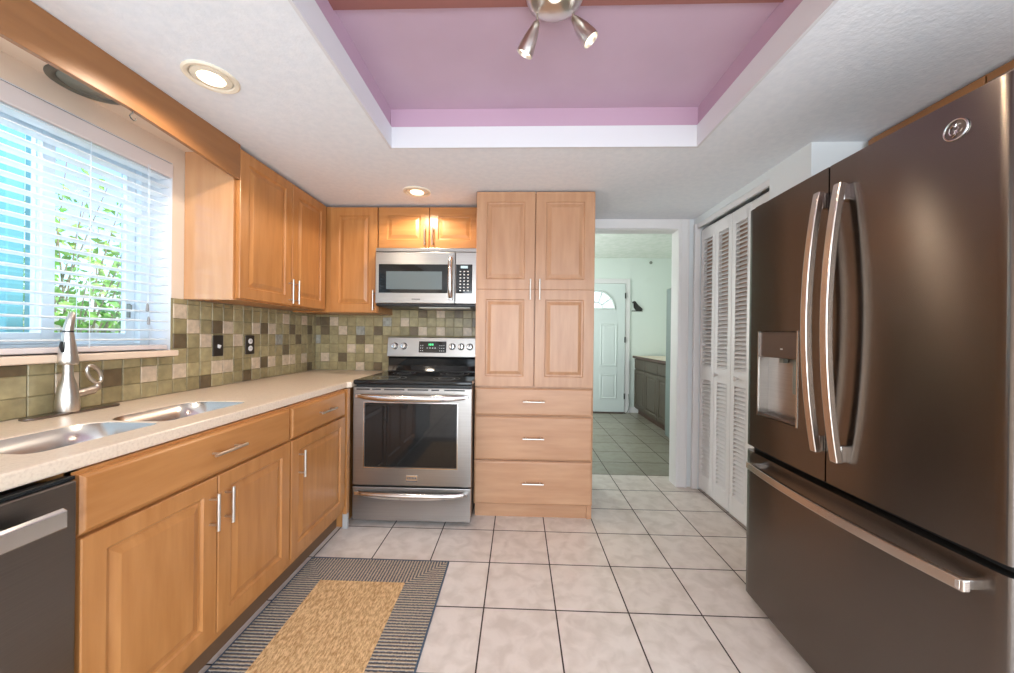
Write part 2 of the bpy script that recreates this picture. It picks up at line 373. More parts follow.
splash('backsplash', wall_back, 'y-', BY, cells(WX+.009, -.27, .028, lambda a: 1.3645 if a < -1.04 else 1.43, BA), [(WX+.001, -1.04, .905, 1.3645), (-1.04, -.27, .905, 1.43)])
# right side: closet wall, alcove behind the fridge, near wall with a patio opening
CX = 1.412; CD = 1.448; KY0, KY1, KZ = 2.08, 2.915, 2.075
wr = MB()
wr.box(CX, CX+.11, 1.79, KY0, 0, CZ); wr.box(CX, CX+.11, KY1, BY, 0, CZ); wr.box(CX, CX+.11, KY0, KY1, KZ+.04, CZ)
wr.box(CX+.11, 2.1, 1.79, 1.90, 0, CZ); wr.box(2.0, 2.1, 1.90, BY, 0, CZ)
struct(wr.build('wall_closet', pale_wall), 'pale wall around the louvered closet', 'wall')
wr = MB(); wr.box(2.0, 2.1, -.15, 1.79, 0, CZ); wr.box(2.0, 2.1, -3.0, -1.85, 0, CZ); wr.box(2.0, 2.1, -1.85, -.15, 2.08, CZ)
struct(wr.build('wall_right', pale_wall), 'pale wall behind the refrigerator', 'wall')
wn = MB(); wn.box(WX, -1.25, -3.0, -2.85, 0, CZ); wn.box(1.75, 2.0, -3.0, -2.85, 0, CZ)
struct(wn.build('wall_near', pale_wall), 'pale wall beside the patio opening', 'wall')
# soffit above the window, behind the brown valance board
struct(MB().box(WX, -1.447, -1.0, 1.775, 2.118, CZ).build('ceiling_soffit', cream), 'cream soffit above the window behind the board', 'ceiling')
# doorway casing and jamb
t = MB()
t.box(DX1-.004, DX1+.080, BY-.018, BY, 0, CZ-.004); t.box(DX1+.012, DX1+.018, BY-.024, BY-.018, 0, CZ-.004); t.box(DX1+.066, DX1+.076, BY-.024, BY-.018, 0, CZ-.004)
t.box(DX0, DX1-.004, BY-.018, BY, DZ, CZ-.004)
t.box(DX1-.004, DX1, BY, BY+.12, 0, DZ); t.box(DX0, DX1, BY, BY+.12, DZ-.004, DZ)
struct(t.build('trim_4', white_gloss, bevel=.003), 'white casing around the doorway to the hall', 'trim')
# closet opening trim and track
t = MB(); t.box(CX-.012, CX+.03, KY1-.005, KY1+.022, 0, KZ+.04)
struct(t.build('trim_5', white_gloss, bevel=.003), 'white post at the far end of the closet', 'trim')
t = MB(); t.box(CX+.004, CX+.022, KY0+.002, KY1-.006, KZ+.004, KZ+.04)
struct(t.build('trim_6', white_gloss), 'white fascia above the closet doors', 'trim')
# ---- hallway
hw = MB(); hw.box(-.7, 2.6, 5.8, 5.92, 0, HC+.1)
struct(hw.build('wall_hall_far', mint), 'mint green wall at the end of the hall', 'wall')
struct(MB().box(2.5, 2.6, BY+.12, 5.8, 0, HC+.1).build('wall_hall_right', mint), 'mint green wall behind the hall cabinet', 'wall')
struct(MB().box(-.8, -.7, BY+.12, 5.8, 0, HC+.1).build('wall_hall_left', mint), 'mint green wall of the hall', 'wall')
hall_ceil = M('hall_ceiling', rgb(222, 228, 220), .7); noise_mix(hall_ceil, rgb(215, 222, 213), rgb(228, 232, 226), 14, rnd=False, bump=.3, bscale=50)
struct(MB().box(-.8, 2.6, BY+.12, 5.92, HC, HC+.08).build('ceiling_hall', hall_ceil), 'pale green white hall ceiling', 'ceiling')
struct(MB().box(1.77, 2.5, 5.785, 5.8, 0, .09).build('baseboard_hall', white_gloss, bevel=.003), 'white baseboard at the end of the hall', 'baseboard')

# front door with the fan light
FD0, FD1, FDZ, FY = .79, 1.70, 2.06, 5.765
fd = struct(thing('door_1', 'pale six panel front door with a fan light at the hall end', 'door', ((FD0+FD1)/2, FY, 0)))
slab = MB(); slab.box(FD0+.006, FD1-.006, FY, FY+.034, .015, FDZ-.004)
slab_o = slab.build('slab', door_mint, fd)
mb = MB()
for a0, a1 in ((FD0+.13, (FD0+FD1)/2-.06), ((FD0+FD1)/2+.06, FD1-.13)):
    for z0, z1 in ((.22, .62), (.74, 1.42)):
        rect_loft(mb, mapf('y-', FY), a0, a1, z0, z1, [(0, -.001), (.0, .006), (.012, .010), (.03, .002), (.05, .006)])
mb.build('raised_panel', door_mint, fd)
fcx, fcz, fr = (FD0+FD1)/2-.01, 1.655, .285
def arc(r, n=24): return [(fcx+r*math.cos(PI*k/n), fcz+r*math.sin(PI*k/n)) for k in range(n+1)]
g = MB(); g.rings([[(x, FY-.004, z) for x, z in arc(fr)], [(x, FY-.0005, z) for x, z in arc(fr)]])
fan_glass = M('glowing_fan_pane', (.9, .95, 1), .2, Emission_Strength=.7); fan_glass.node_tree.nodes['Principled BSDF'].inputs['Emission Color'].default_value = (.86, .95, 1, 1)  # pane glows by itself in place of daylight behind the door
pane = g.build('fan_light', fan_glass, fd)
mb = MB(); mb.tube([(x, FY-.006, z) for x, z in arc(fr)], .018, 6); mb.tube([(fcx-fr-.01, FY-.006, fcz), (fcx+fr+.01, FY-.006, fcz)], .016, 6)
mb.tube([(x, FY-.006, z) for x, z in arc(.10)], .011, 6)
for k in (36, 72, 108, 144):
    a = math.radians(k); mb.tube([(fcx+.1*math.cos(a), FY-.006, fcz+.1*math.sin(a)), (fcx+fr*math.cos(a), FY-.006, fcz+fr*math.sin(a))], .012, 6)
mb.build('fan_light_frame', door_mint, pane)
for z in (.22, 1.12, 1.82): MB().box(FD1-.014, FD1+.004, FY-.008, FY-.001, z, z+.09).build('hinge', hook_m, fd)
t = MB(); t.box(FD1, FD1+.075, FY+.012, 5.799, 0, FDZ+.075); t.box(FD0-.075, FD0, FY+.012, 5.799, 0, FDZ+.075); t.box(FD0, FD1, FY+.012, 5.799, FDZ, FDZ+.075)
struct(t.build('trim_7', white_gloss, bevel=.004), 'pale casing around the front door', 'trim')
struct(MB().box(FD0, FD1, FY-.05, FY+.03, 0, .014).build('trim_8', dark_edge), 'dark threshold under the front door', 'trim')

# ------------------------------------------------------------------ closet bifold doors
lw = (KY1-.006-KY0)/4
for pair in range(2):
    y_far = KY1-.008-pair*2*lw
    d = struct(thing('door_%d' % (pair+2), ['white louvered bifold closet door next to the doorway', 'white louvered bifold closet door beside the refrigerator'][pair], 'door', (CD, y_far-lw, 0)))
    for leaf in range(2):
        b = y_far-leaf*lw-.002; a = b-lw+.004; st = .04
        fr_ = MB(); X0_, X1_ = CD, CD+.028
        fr_.box(X0_, X1_, a, a+st, .02, KZ-.012); fr_.box(X0_, X1_, b-st, b, .02, KZ-.012)
        for z0, z1 in ((.02, .14), (.885, .985), (KZ-.10, KZ-.012)): fr_.box(X0_, X1_, a+st, b-st, z0, z1)
        fo = fr_.build('leaf', white_gloss, d, bevel=.002, seg=1)
        lv = MB()
        for z0, z1 in ((.14, .885), (.985, KZ-.10)):
            n = int((z1-z0)/.0285)
            for k in range(n):
                zc = z0+(k+.5)*(z1-z0)/n
                lv.obox((CD+.014, (a+b)/2, zc), (.019), (b-a)/2-st+.002, .003, Matrix.Rotation(math.radians(-38), 3, 'Y'))
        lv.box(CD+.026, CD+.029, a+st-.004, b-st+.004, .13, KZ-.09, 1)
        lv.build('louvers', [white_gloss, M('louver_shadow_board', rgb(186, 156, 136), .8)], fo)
    k = y_far-1.17*lw if pair == 0 else y_far-.15*lw
    MB().lathe((CD+.001, [2.655, 2.412][pair], .94), [(.008, 0), (.008, .012), (.016, .02), (.018, .028), (.012, .036), (0, .038)], (-1, 0, 0), 16).build('knob', white_gloss, d, smooth=True)

# ------------------------------------------------------------------ window, blind, stool
wi = struct(thing('window_1', 'white sliding kitchen window above the sink', 'window', (WX-.13, 1.03, OZ0)))
GX = WX-.135
f = MB(); f.box(GX-.02, GX+.025, OY0, OY0+.04, OZ0, OZ1); f.box(GX-.02, GX+.025, OY1-.045, OY1, OZ0, OZ1); f.box(GX-.02, GX+.025, OY0+.04, OY1-.045, OZ0, OZ0+.035); f.box(GX-.02, GX+.025, OY0+.04, OY1-.045, OZ1-.04, OZ1)
f.build('window_frame', vinyl, wi, bevel=.003)
def sash(y0, y1, x):
    s_ = MB(); q = .04
    s_.box(x-.012, x+.012, y0, y0+q, OZ0+.036, OZ1-.041); s_.box(x-.012, x+.012, y1-q, y1, OZ0+.036, OZ1-.041)
    s_.box(x-.012, x+.012, y0+q, y1-q, OZ0+.036, OZ0+.08); s_.box(x-.012, x+.012, y0+q, y1-q, OZ1-.085, OZ1-.041)
    so = s_.build('sash', vinyl, wi, bevel=.003)
    MB().box(x-.003, x+.003, y0+q, y1-q, OZ0+.08, OZ1-.085).build('pane', glass, so)
sash(OY0+.041, 1.345, GX+.012); sash(1.305, OY1-.046, GX-.012)
lt = MB(); lt.box(GX+.0, GX+.012, 1.622, 1.630, 1.27, 1.335); lt.box(GX+.012, GX+.02, 1.623, 1.629, 1.305, 1.33); lt.build('latch', grey_lens, wi)
f = MB(); f.box(GX+.026, WX-.001, OY1-.004, OY1, OZ0, OZ1); f.box(GX+.026, WX-.001, OY0, OY0+.004, OZ0, OZ1); f.box(GX+.026, WX-.001, OY0+.004, OY1-.004, OZ1-.004, OZ1)
struct(f.build('trim_9', white), 'white lining of the window recess', 'trim')
stool_m = M('beige_stone_stool', rgb(226, 202, 180), .35)
st = MB(); st.box(WX-.11, -1.648, OY0-.02, OY1-.012, OZ0-.028, OZ0); struct(st.build('trim_10', stool_m, bevel=.005), 'beige stone window stool above the backsplash', 'trim')

bl = thing('window_blind', 'white horizontal slat blind lowered over the kitchen window', 'blind', (WX-.03, 1.03, OZ0))
BX = WX-.028; BY0, BY1 = OY0+.012, OY1-.014
v = MB(); v.box(WX-.012, WX+.006, BY0-.006, BY1+.012, 1.955, 2.022); v.build('valance', valance_m, bl, bevel=.004)
v = MB(); v.box(BX-.025, BX+.012, BY0, BY1, 1.965, 2.015); v.build('headrail', blind_m, bl)
sl = MB(); zz = 1.168
while zz < 1.955:
    R = []
    for yy in (BY0, BY1):
        top = [(BX+x, yy, zz+.0015+.0045*(1-(x/.025)**2)+x*.07) for x in (-.025, -.0125, 0, .0125, .025)]
        R.append(top+[(p[0], p[1], p[2]-.003) for p in reversed(top)])
    sl.rings(R); zz += .0432
sl.build('slats', blind_m, bl)
MB().box(BX-.025, BX+.025, BY0, BY1, OZ0+.004, OZ0+.026).build('bottom_rail', valance_m, bl, bevel=.004)
for yy in (BY0+.12, .95, 1.37):
    cd = MB(); cd.tube([(BX+.027, yy, OZ0+.02), (BX+.027, yy, 1.97)], .0011, 5); cd.tube([(BX-.027, yy, OZ0+.02), (BX-.027, yy, 1.97)], .0011, 5)
    cd.build('ladder_cord', vinyl, bl)
cd = MB()
for dy, zb in ((0, 1.33), (.006, 1.27)): cd.tube([(BX+.034, 1.585+dy, zb), (BX+.034, 1.585+dy, 1.97)], .0009, 5)
pc = cd.build('pull_cord', vinyl, bl)
for dy, zb in ((0, 1.30), (.006, 1.24)):
    MB().lathe((BX+.034, 1.585+dy, zb), [(.002, .035), (.004, .03), (.006, 0), (.003, -.003)], n=10).build('tassel', M('grey_tassel', rgb(150, 150, 150), .5), pc)

# exterior
struct(MB().box(-14, -1.87, -8, 14, -.35, -.25).build('ground', paving), 'unseen pale paving added outside the window to bounce daylight indoors', 'ground')
nh = thing('neighbour_house', 'pale neighbouring house wall with teal shutters outside the window', 'house', (-6.2, .6, -.25))
MB().box(-6.6, -6.2, -3.5, 3.6, -.25, 2.6).build('wall', house_m, nh)
for y in (-1.2, .35, 1.75, 3.0):
    s_ = MB(); s_.box(-6.2, -6.16, y, y+.55, .7, 2.1)
    s_.build('shutter', teal, nh, bevel=.01)
MB().box(-6.8, -5.9, -3.7, 3.8, 2.6, 2.75).build('roof', M('grey_shingle', rgb(150, 155, 160), .8), nh)
pl = thing('patio_screen', 'teal framed porch posts just outside the left side of the window', 'porch screen', (-2.55, 1.1, -.25))
for y, wdt in ((1.30, .16), (1.685, .065), (1.790, .03)):
    MB().box(-2.58, -2.52, y, y+wdt, -.25, 2.7).build('post', teal, pl, bevel=.006)
MB().box(-2.60, -2.50, 1.2, 1.9, 2.7, 2.8).build('beam', house_m, pl, bevel=.006)
sb = thing('shrub', 'leafy green shrub growing outside the kitchen window', 'shrub', (-3.6, 2.6, -.25))
br_ = MB(); lf = MB(); rs = random.Random(11)
for k in range(60):
    a = rs.uniform(0, 2*PI); base = Vector((-3.6+rs.uniform(-.1, .1), 2.6+rs.uniform(-.25, .25), -.25)); tip = base+Vector((math.cos(a)*rs.uniform(.2, .9), math.sin(a)*rs.uniform(.3, 1.3), rs.uniform(1.2, 3.1)))
    mid = (base+tip)/2+Vector((0, 0, .25)); br_.tube([base, mid, tip], [.011, .007, .003], 5)
    for q in range(46):
        tt = rs.uniform(.35, 1.0); p = (base.lerp(mid, tt*2) if tt < .5 else mid.lerp(tip, tt*2-1))+Vector((rs.gauss(0, .10), rs.gauss(0, .12), rs.gauss(0, .09)))
        d1 = Vector((rs.gauss(0, 1), rs.gauss(0, 1), rs.gauss(0, .7))).normalized(); d2 = d1.cross(Vector((rs.gauss(0, 1), rs.gauss(0, 1), rs.gauss(0, 1)))).normalized(); L_ = rs.uniform(.05, .10)
        nn = d1.cross(d2)*.006
        lf.face([lf.bm.verts.new(x) for x in (p, p+d1*L_*.5+d2*L_*.28+nn, p+d1*L_, p+d1*L_*.5-d2*L_*.28+nn)])
br_.build('branches', bark, sb); lf.build('foliage', leaf_m, sb)

# ------------------------------------------------------------------ left base run
FX = -1.065; DT = .02          # cabinet frame plane, doors stand out to -1.045
def carcass(parent, y0, y1, z0=.112, z1=.866, mat=wood_v, x_back=WX+.002):
    mb = MB(); mb.box(x_back, FX-.001, y0, y0+.018, z0, z1); mb.box(x_back, FX-.001, y1-.018, y1, z0, z1); mb.box(x_back, FX-.001, y0+.018, y1-.018, z0, z0+.018)
    mb.box(FX-.02, FX, y0, y0+.03, z0, z1); mb.box(FX-.02, FX, y1-.03, y1, z0, z1); mb.box(FX-.02, FX, y0+.03, y1-.03, z1-.03, z1); mb.box(FX-.02, FX, y0+.03, y1-.03, z0, z0+.045); mb.box(FX-.02, FX, y0+.03, y1-.03, .69, .72)
    mb.box(x_back, x_back+.006, y0+.018, y1-.018, z0+.018, z1)
    o = mb.build('carcass', mat, parent)
    MB().box(FX-.07, FX-.055, y0, y1, 0, z0).build('toe_kick', dark_toe, parent)
    return o
sbc = thing('sink_base_cabinet', 'honey maple base cabinet under the sink with one wide drawer front', 'cabinet', (-1.38, 1.22, 0))
carcass(sbc, .824, 1.625)
df = drawer(sbc, 'drawer_front', 'x+', FX, .830, 1.620, .713, .858, wood_hy); pull(df, 'x+', FX+DT, 1.249, .789, .140, False)
d1 = door(sbc, 'door', 'x+', FX, .830, 1.220, .150, .704, wood_v); pull(d1, 'x+', FX+DT, 1.192, .592, .128, True)
d2 = door(sbc, 'door', 'x+', FX, 1.226, 1.620, .150, .704, wood_v); pull(d2, 'x+', FX+DT, 1.255, .590, .128, True)
dbc = thing('drawer_base_cabinet', 'honey maple base cabinet with one drawer and one door beside the range', 'cabinet', (-1.38, 1.9, 0))
carcass(dbc, 1.627, 2.20)
df = drawer(dbc, 'drawer_front', 'x+', FX, 1.634, 2.148, .713, .858, wood_hy); pull(df, 'x+', FX+DT, 1.915, .79, .15, False)
d1 = door(dbc, 'door', 'x+', FX, 1.634, 2.148, .150, .704, wood_v); pull(d1, 'x+', FX+DT, 1.690, .582, .128, True)
MB().box(FX+.001, -1.042, 2.165, 2.20, .10, .866).build('filler', wood_v, dbc)
MB().box(FX-.010, -1.044, 2.185, 2.20, 0, .099).build('filler_base', M('grey_base_strip', rgb(178, 172, 168), .5), dbc)
cbc = MB(); cbc.box(WX+.012, FX-.02, 2.204, BY-.012, .0, .866)
tag(cbc.build('corner_base_cabinet', wood_v, bevel=.003), 'maple corner cabinet under the countertop between drawer cabinet and back wall', 'cabinet')
# dishwasher
dw = thing('dishwasher', 'dark slate dishwasher with a steel bar handle left of the sink cabinet', 'dishwasher', (-1.35, .515, 0))
MB().box(WX+.02, FX-.006, .215, .813, .10, .845).build('body', black_plas, dw)
MB().box(FX-.004, FX+.022, .217, .819, .105, .852).build('door_panel', slate_d, dw, bevel=.005, seg=3)
MB().box(FX-.004, FX+.016, .217, .819, .8535, .862).build('control_edge', black_gloss, dw)
hb = MB(); hb.rings([[(FX+.055, y, .762), (FX+.066, y, .768), (FX+.066, y, .806), (FX+.055, y, .812), (FX+.052, y, .80), (FX+.052, y, .77)] for y in (.247, .768)])
for y in (.265, .742): hb.box(FX+.020, FX+.054, y, y+.02, .775, .80)
hb.build('handle', chrome, dw, bevel=.002)
MB().box(FX-.07, FX-.055, .217, .812, .005, .098).build('toe_panel', black_plas, dw)
for y in (.26, .77): MB().lathe((-1.5, y, 0), [(.015, 0), (.015, .10)], n=10).build('foot', black_plas, dw)

# countertop with sink openings
CT0, CT1 = .868, .905
ct2 = MB(); ct2.prism([(WX+.010, .20), (-1.074, .20), (-1.070, .203), (-1.070, 2.21), (-1.045, 2.225), (-1.045, BY-.010), (WX+.010, BY-.010)], CT0, CT1)
def rrect(x0, x1, y0, y1, r, n=6):
    P = []; f = max(r*.35, .006)
    for cx_, cy_, a0, q in ((x1-f, y1-f, 0, f), (x0+r, y1-r, 90, r), (x0+r, y0+r, 180, r), (x1-f, y0+f, 270, f)):
        for k in range(n+1): a = math.radians(a0+90*k/n); P.append((cx_+q*math.cos(a), cy_+q*math.sin(a)))
    return P
bowls = [(-1.425, -1.180, .835, 1.158, .085), (-1.425, -1.180, 1.170, 1.535, .085)]
countertop = ct2.build('countertop', counter_m)
cut = []
for x0, x1, y0, y1, r in bowls: cut.append(MB().prism(rrect(x0, x1, y0, y1, r), CT0-.05, CT1+.05).build('cut', counter_m))
carve(countertop, cut)
b = countertop.modifiers.new('edge', 'BEVEL'); b.width = .007; b.segments = 3; b.limit_method = 'ANGLE'; b.angle_limit = math.radians(50)
tag(countertop, 'cream speckled countertop running along the left wall into the corner', 'countertop')
sk = thing('sink', 'double bowl stainless steel sink set into the cream countertop', 'sink', (-1.31, 1.17, CT0-.2))
for x0, x1, y0, y1, r in bowls:
    e = .004; D = .17
    R = [[(x, y, CT1-.0035) for x, y in rrect(x0+.001, x1-.001, y0+.001, y1-.001, r)],
         [(x, y, CT0-.06) for x, y in rrect(x0+.0015, x1-.0015, y0+.0015, y1-.0015, r)],
         [(x, y, CT0-D+.03) for x, y in rrect(x0+.004, x1-.004, y0+.004, y1-.004, r)],
         [(x, y, CT0-D+.008) for x, y in rrect(x0+.012, x1-.012, y0+.012, y1-.012, r-.01)],
         [(x, y, CT0-D) for x, y in rrect(x0+.035, x1-.035, y0+.035, y1-.035, r-.03)],
         [(x, y, CT0-D-.003) for x, y in rrect(x0+.09, x1-.09, y0+.12, y1-.12, .03)]]
    mb = MB(); mb.rings(R, cap0=False)
    bo = mb.build('bowl', steel_v, sk, smooth=True)
    so = bo.modifiers.new('thick', 'SOLIDIFY'); so.thickness = .0012; so.offset = -1
    MB().lathe(((x0+x1)/2, (y0+y1)/2, CT0-D-.0032), [(.0, -.004), (.036, -.004), (.042, .0005), (.045, .0025), (.03, .003), (.026, .0), (0, .0)], n=20).build('drain', chrome, bo, smooth=True)
# faucet
fx, fy = -1.632, 1.250
fa = thing('faucet', 'brushed nickel pull out faucet with a loop lever behind the sink', 'faucet', (fx, fy, CT1))
ep = MB(); ep.prism([(fx+.028*math.cos(a)*1.0, fy+.02+(.115 if math.sin(a) > 0 else -.115)+.028*math.sin(a)) for a in [2*PI*k/24+.001 for k in range(24)]], CT1+.0005, CT1+.008)
ep.build('deck_plate', M('dark_nickel_plate', (.22, .19, .17), .3, 1), fa, bevel=.003)
MB().lathe((fx, fy, CT1+.008), [(.030, 0), (.0315, .006), (.031, .035), (.028, .065), (.022, .098), (.0155, .122), (.0135, .137), (.0135, .185)], n=28).build('body', nickel, fa, smooth=True)
MB().lathe((fx, fy, CT1+.178), [(.0245, 0), (.027, .004), (.0262, .022), (.0215, .062), (.0165, .098), (.0140, .118)], n=28).build('spout', nickel, fa, smooth=True)
MB().lathe((fx, fy, CT1+.295), [(.0142, 0), (.0142, .006)], n=24).build('collar', black_plas, fa, smooth=True)
MB().tube([(fx, fy, CT1+.30), (fx+.001, fy+.002, CT1+.32), (fx+.002, fy+.006, CT1+.345), (fx+.003, fy+.010, CT1+.362), (fx+.003, fy+.012, CT1+.37)], [.0138, .0132, .0115, .0085, .004], 20).build('spray_head', nickel, fa, smooth=True)
MB().tube([(fx+.008, fy-.020, CT1+.225), (fx+.010, fy-.028, CT1+.245), (fx+.010, fy-.026, CT1+.262)], [.005, .005, .0035], 8).build('spray_button', black_plas, fa, smooth=True)
lv = MB(); lv.tube([(fx, fy+.015, CT1+.066), (fx, fy+.055, CT1+.072), (fx, fy+.078, CT1+.076)], [.0165, .0155, .0165], 16)
lv.tube([(fx, fy+.075, CT1+.076), (fx, fy+.092, CT1+.082), (fx, fy+.094, CT1+.105)], [.012, .012, .007], 12)
loop = []
for k in range(24):
    a = 2*PI*k/24; ll, ww = .037*math.cos(a), .018*math.sin(a); ca, sa = math.cos(math.radians(118)), math.sin(math.radians(118))
    loop.append((fx+.004, fy+.078+ll*ca-ww*sa, CT1+.135+ll*sa+ww*ca))
lv.tube(loop, .0065, 10, cyc=True)
lv.build('lever', nickel, fa, smooth=True)
# switch and outlet
sw = thing('light_switch', 'dark bronze plate with a white toggle on the backsplash', 'light switch', (WX+.009, 1.965, 1.13))
MB().box(WX+.0088, WX+.015, 1.93, 2.0, 1.072, 1.19).build('plate', bronze_plate, sw, bevel=.003)
MB().obox((WX+.018, 1.965, 1.128), .009, .005, .009, Matrix.Rotation(.4, 3, 'Y')).build('toggle', white_gloss, sw, bevel=.001)
ol = thing('electrical_outlet', 'dark bronze plate with two white sockets nearer the corner', 'outlet', (WX+.009, 2.205, 1.13))
MB().box(WX+.0088, WX+.015, 2.168, 2.242, 1.072, 1.19).build('plate', bronze_plate, ol, bevel=.003)
for z in (1.108, 1.153):
    so = MB().lathe((WX+.0145, 2.205, z), [(.017, 0), (.017, .003), (.015, .0045)], (1, 0, 0), 18).build('socket', white_gloss, ol, smooth=True)
    q = MB(); q.box(WX+.0186, WX+.0194, 2.199, 2.201, z-.003, z+.006); q.box(WX+.0186, WX+.0194, 2.209, 2.211, z-.003, z+.006); q.build('slot', black_plas, so)

# ------------------------------------------------------------------ upper cabinets
UX = -1.445
uc = thing('wall_cabinet', 'two door maple wall cabinet on the left wall beside the window', 'cabinet', (-1.57, 2.2, 1.372))
cb = MB(); cb.box(WX+.002, UX, 1.772, 2.60, 1.374, 2.148); cb.build('carcass', wood_v, uc)
MB().box(WX+.002, UX, 1.766, 1.7715, 1.372, 2.148).build('end_panel', wood_side, uc)
d1 = door(uc, 'door', 'x+', UX, 1.787, 2.206, 1.382, 2.145, wood_v, stile=.058); pull(d1, 'x+', UX+DT, 2.180, 1.465, .15, True)
d2 = door(uc, 'door', 'x+', UX, 2.212, 2.598, 1.382, 2.145, wood_v, stile=.058); pull(d2, 'x+', UX+DT, 2.238, 1.465, .15, True)
UY = 2.64
uc = thing('wall_cabinet', 'single door maple wall cabinet in the corner beside the microwave', 'cabinet', (-1.38, 2.8, 1.36))
MB().box(WX+.002, -1.045, UY, BY-.002, 1.365, 2.148).build('carcass', wood_v, uc)
MB().box(-1.442, -1.402, UY-.014, UY, 1.365, 2.148).build('filler', wood_v, uc)
d1 = door(uc, 'door', 'y-', UY, -1.400, -1.050, 1.368, 2.145, wood_v, stile=.062); pull(d1, 'y-', UY-DT, -1.068, 1.455, .15, True)
uc = thing('wall_cabinet', 'short two door maple cabinet above the microwave', 'cabinet', (-.67, 2.8, 1.84))
MB().box(-1.043, -.292, UY, BY-.002, 1.838, 2.148).build('carcass', wood_v, uc)
d1 = door(uc, 'door', 'y-', UY, -1.040, -.667, 1.843, 2.145, wood_hx, stile=.062); pull(d1, 'y-', UY-DT, -.692, 1.93, .14, True)
d2 = door(uc, 'door', 'y-', UY, -.661, -.294, 1.843, 2.145, wood_hx, stile=.062); pull(d2, 'y-', UY-DT, -.636, 1.93, .14, True)
# valance board and hook
vb = MB(); vp = [(-.9, 2.018), (1.0, 2.018), (1.27, 2.022), (1.5, 2.006), (1.785, 1.984), (1.785, CZ-.002), (-.9, CZ-.002)]
vb.rings([[(x, y, z) for y, z in vp] for x in (-1.445, -1.425)])
tag(vb.build('valance_board', brown_board, bevel=.002), 'long plain brown wooden board across the top of the window', 'board')
hk = MB(); hk.tube([(-1.437, 1.285, 2.022), (-1.437, 1.285, 2.013), (-1.437, 1.280, 2.008), (-1.437, 1.275, 2.000), (-1.437, 1.280, 1.992), (-1.437, 1.289, 1.989), (-1.437, 1.295, 1.994), (-1.437, 1.296, 2.0)], .0022, 8)
tag(hk.build('cup_hook', hook_m, smooth=True), 'small black wire hook under the brown board', 'hook')
# pantry
pc = thing('pantry_cabinet', 'tall pale maple pantry with two doors above three drawers', 'cabinet', (.107, 2.66, 0))
PY = 2.382
MB().box(-.281, .497, PY+.001, BY-.012, .092, 2.150).build('carcass', pine_v, pc)
tk = MB(); tk.box(-.279, .462, PY+.014, PY+.03, 0, .091); tk.box(.463, .495, PY+.004, BY-.012, 0, .091); tk.build('toe_kick', pine_h, pc)
d1 = door(pc, 'door', 'y-', PY, -.284, .102, .872, 2.155, pine_v, stile=.066, splits=[1.512]); pull(d1, 'y-', PY-DT, .074, 1.51, .135, True)
d2 = door(pc, 'door', 'y-', PY, .107, .492, .872, 2.155, pine_v, stile=.066, splits=[1.512]); pull(d2, 'y-', PY-DT, .135, 1.51, .135, True)
for z0, z1 in ((.682, .862), (.388, .674), (.094, .380)):
    o = drawer(pc, 'drawer', 'y-', PY, -.284, .492, z0, z1, pine_h); pull(o, 'y-', PY-DT, .105, (z0+z1)/2+.005, .14, False)

# ------------------------------------------------------------------ range
RX0, RX1, RY = -1.036, -.286, 2.262
rg = thing('range', 'stainless steel electric range with black glass cooktop', 'range', ((RX0+RX1)/2, 2.58, 0))
MB().box(RX0+.004, RX1-.004, RY+.001, 2.90, .03, .888).build('body', black_plas, rg)
for x in (RX0+.05, RX1-.05):
    for y in (RY+.06, 2.85): MB().lathe((x, y, 0), [(.018, 0), (.018, .03)], n=12).build('foot', black_plas, rg)
tp = MB(); tp.box(RX0-.002, RX1+.002, RY-.035, 2.81, .889, .918); tp.build('cooktop', black_gloss, rg, bevel=.010, seg=4)
def burner(x, y, r):
    q = MB()
    for rr in (r, r*.62):
        R = []
        for r_, z in ((rr-.0025, .9182), (rr-.0025, .9188), (rr+.0025, .9188), (rr+.0025, .9182)): R.append([(x+r_*math.cos(2*PI*k/40), y+r_*math.sin(2*PI*k/40), z) for k in range(40)])
        q.rings(R, False, False)
    q.build('burner', M('grey_burner_ring', (.16, .16, .16), .4), rg)
burner(-.85, 2.36, .105); burner(-.47, 2.36, .085); burner(-.85, 2.66, .08); burner(-.47, 2.66, .105)
bk = MB(); bk.rings([[(x, 2.815, .919), (x, 2.925, .919), (x, 2.925, 1.182), (x, 2.832, 1.182), (x, 2.812, 1.030), (x, 2.828, 1.018), (x, 2.832, .96)] for x in (RX0+.002, RX1-.002)])
bk.build('backguard', black_gloss, rg, bevel=.003)
sa_ = math.atan2(.02, .15)
def cp_(x, s_, n):   # point on the tilted control face
    return (x, 2.812+.020*s_-n*math.cos(sa_), 1.032+.148*s_+n*math.sin(sa_))
q = MB(); q.rings([[cp_(x, 0, -.001), cp_(x, 0, .007), cp_(x, 1.02, .007), (x, 2.93, 1.190), (x, 2.93, 1.180), cp_(x, 1.0, -.001)] for x in (RX0-.002, RX1+.002)])
ctl = q.build('control_panel', steel, rg, bevel=.003)
q = MB(); q.rings([[cp_(-.785, .22, .0072), cp_(-.567, .22, .0072), cp_(-.567, .82, .0072), cp_(-.785, .82, .0072)], [cp_(-.785, .22, .010), cp_(-.567, .22, .010), cp_(-.567, .82, .010), cp_(-.785, .82, .010)]])
dsp = q.build('display', black_gloss, ctl, bevel=.002)
q = MB()
def mark(mb, x0, x1, s0, s1, n, mi=0): mb.rings([[cp_(x0, s0, n-.0006), cp_(x1, s0, n-.0006), cp_(x1, s1, n-.0006), cp_(x0, s1, n-.0006)], [cp_(x0, s0, n), cp_(x1, s0, n), cp_(x1, s1, n), cp_(x0, s1, n)]], mi=mi)
mark(q, -.708, -.702, .60, .70, .0108); mark(q, -.698, -.686, .60, .70, .0108); mark(q, -.682, -.670, .60, .70, .0108)
q.build('clock_digits', green_led, dsp)
q = MB()
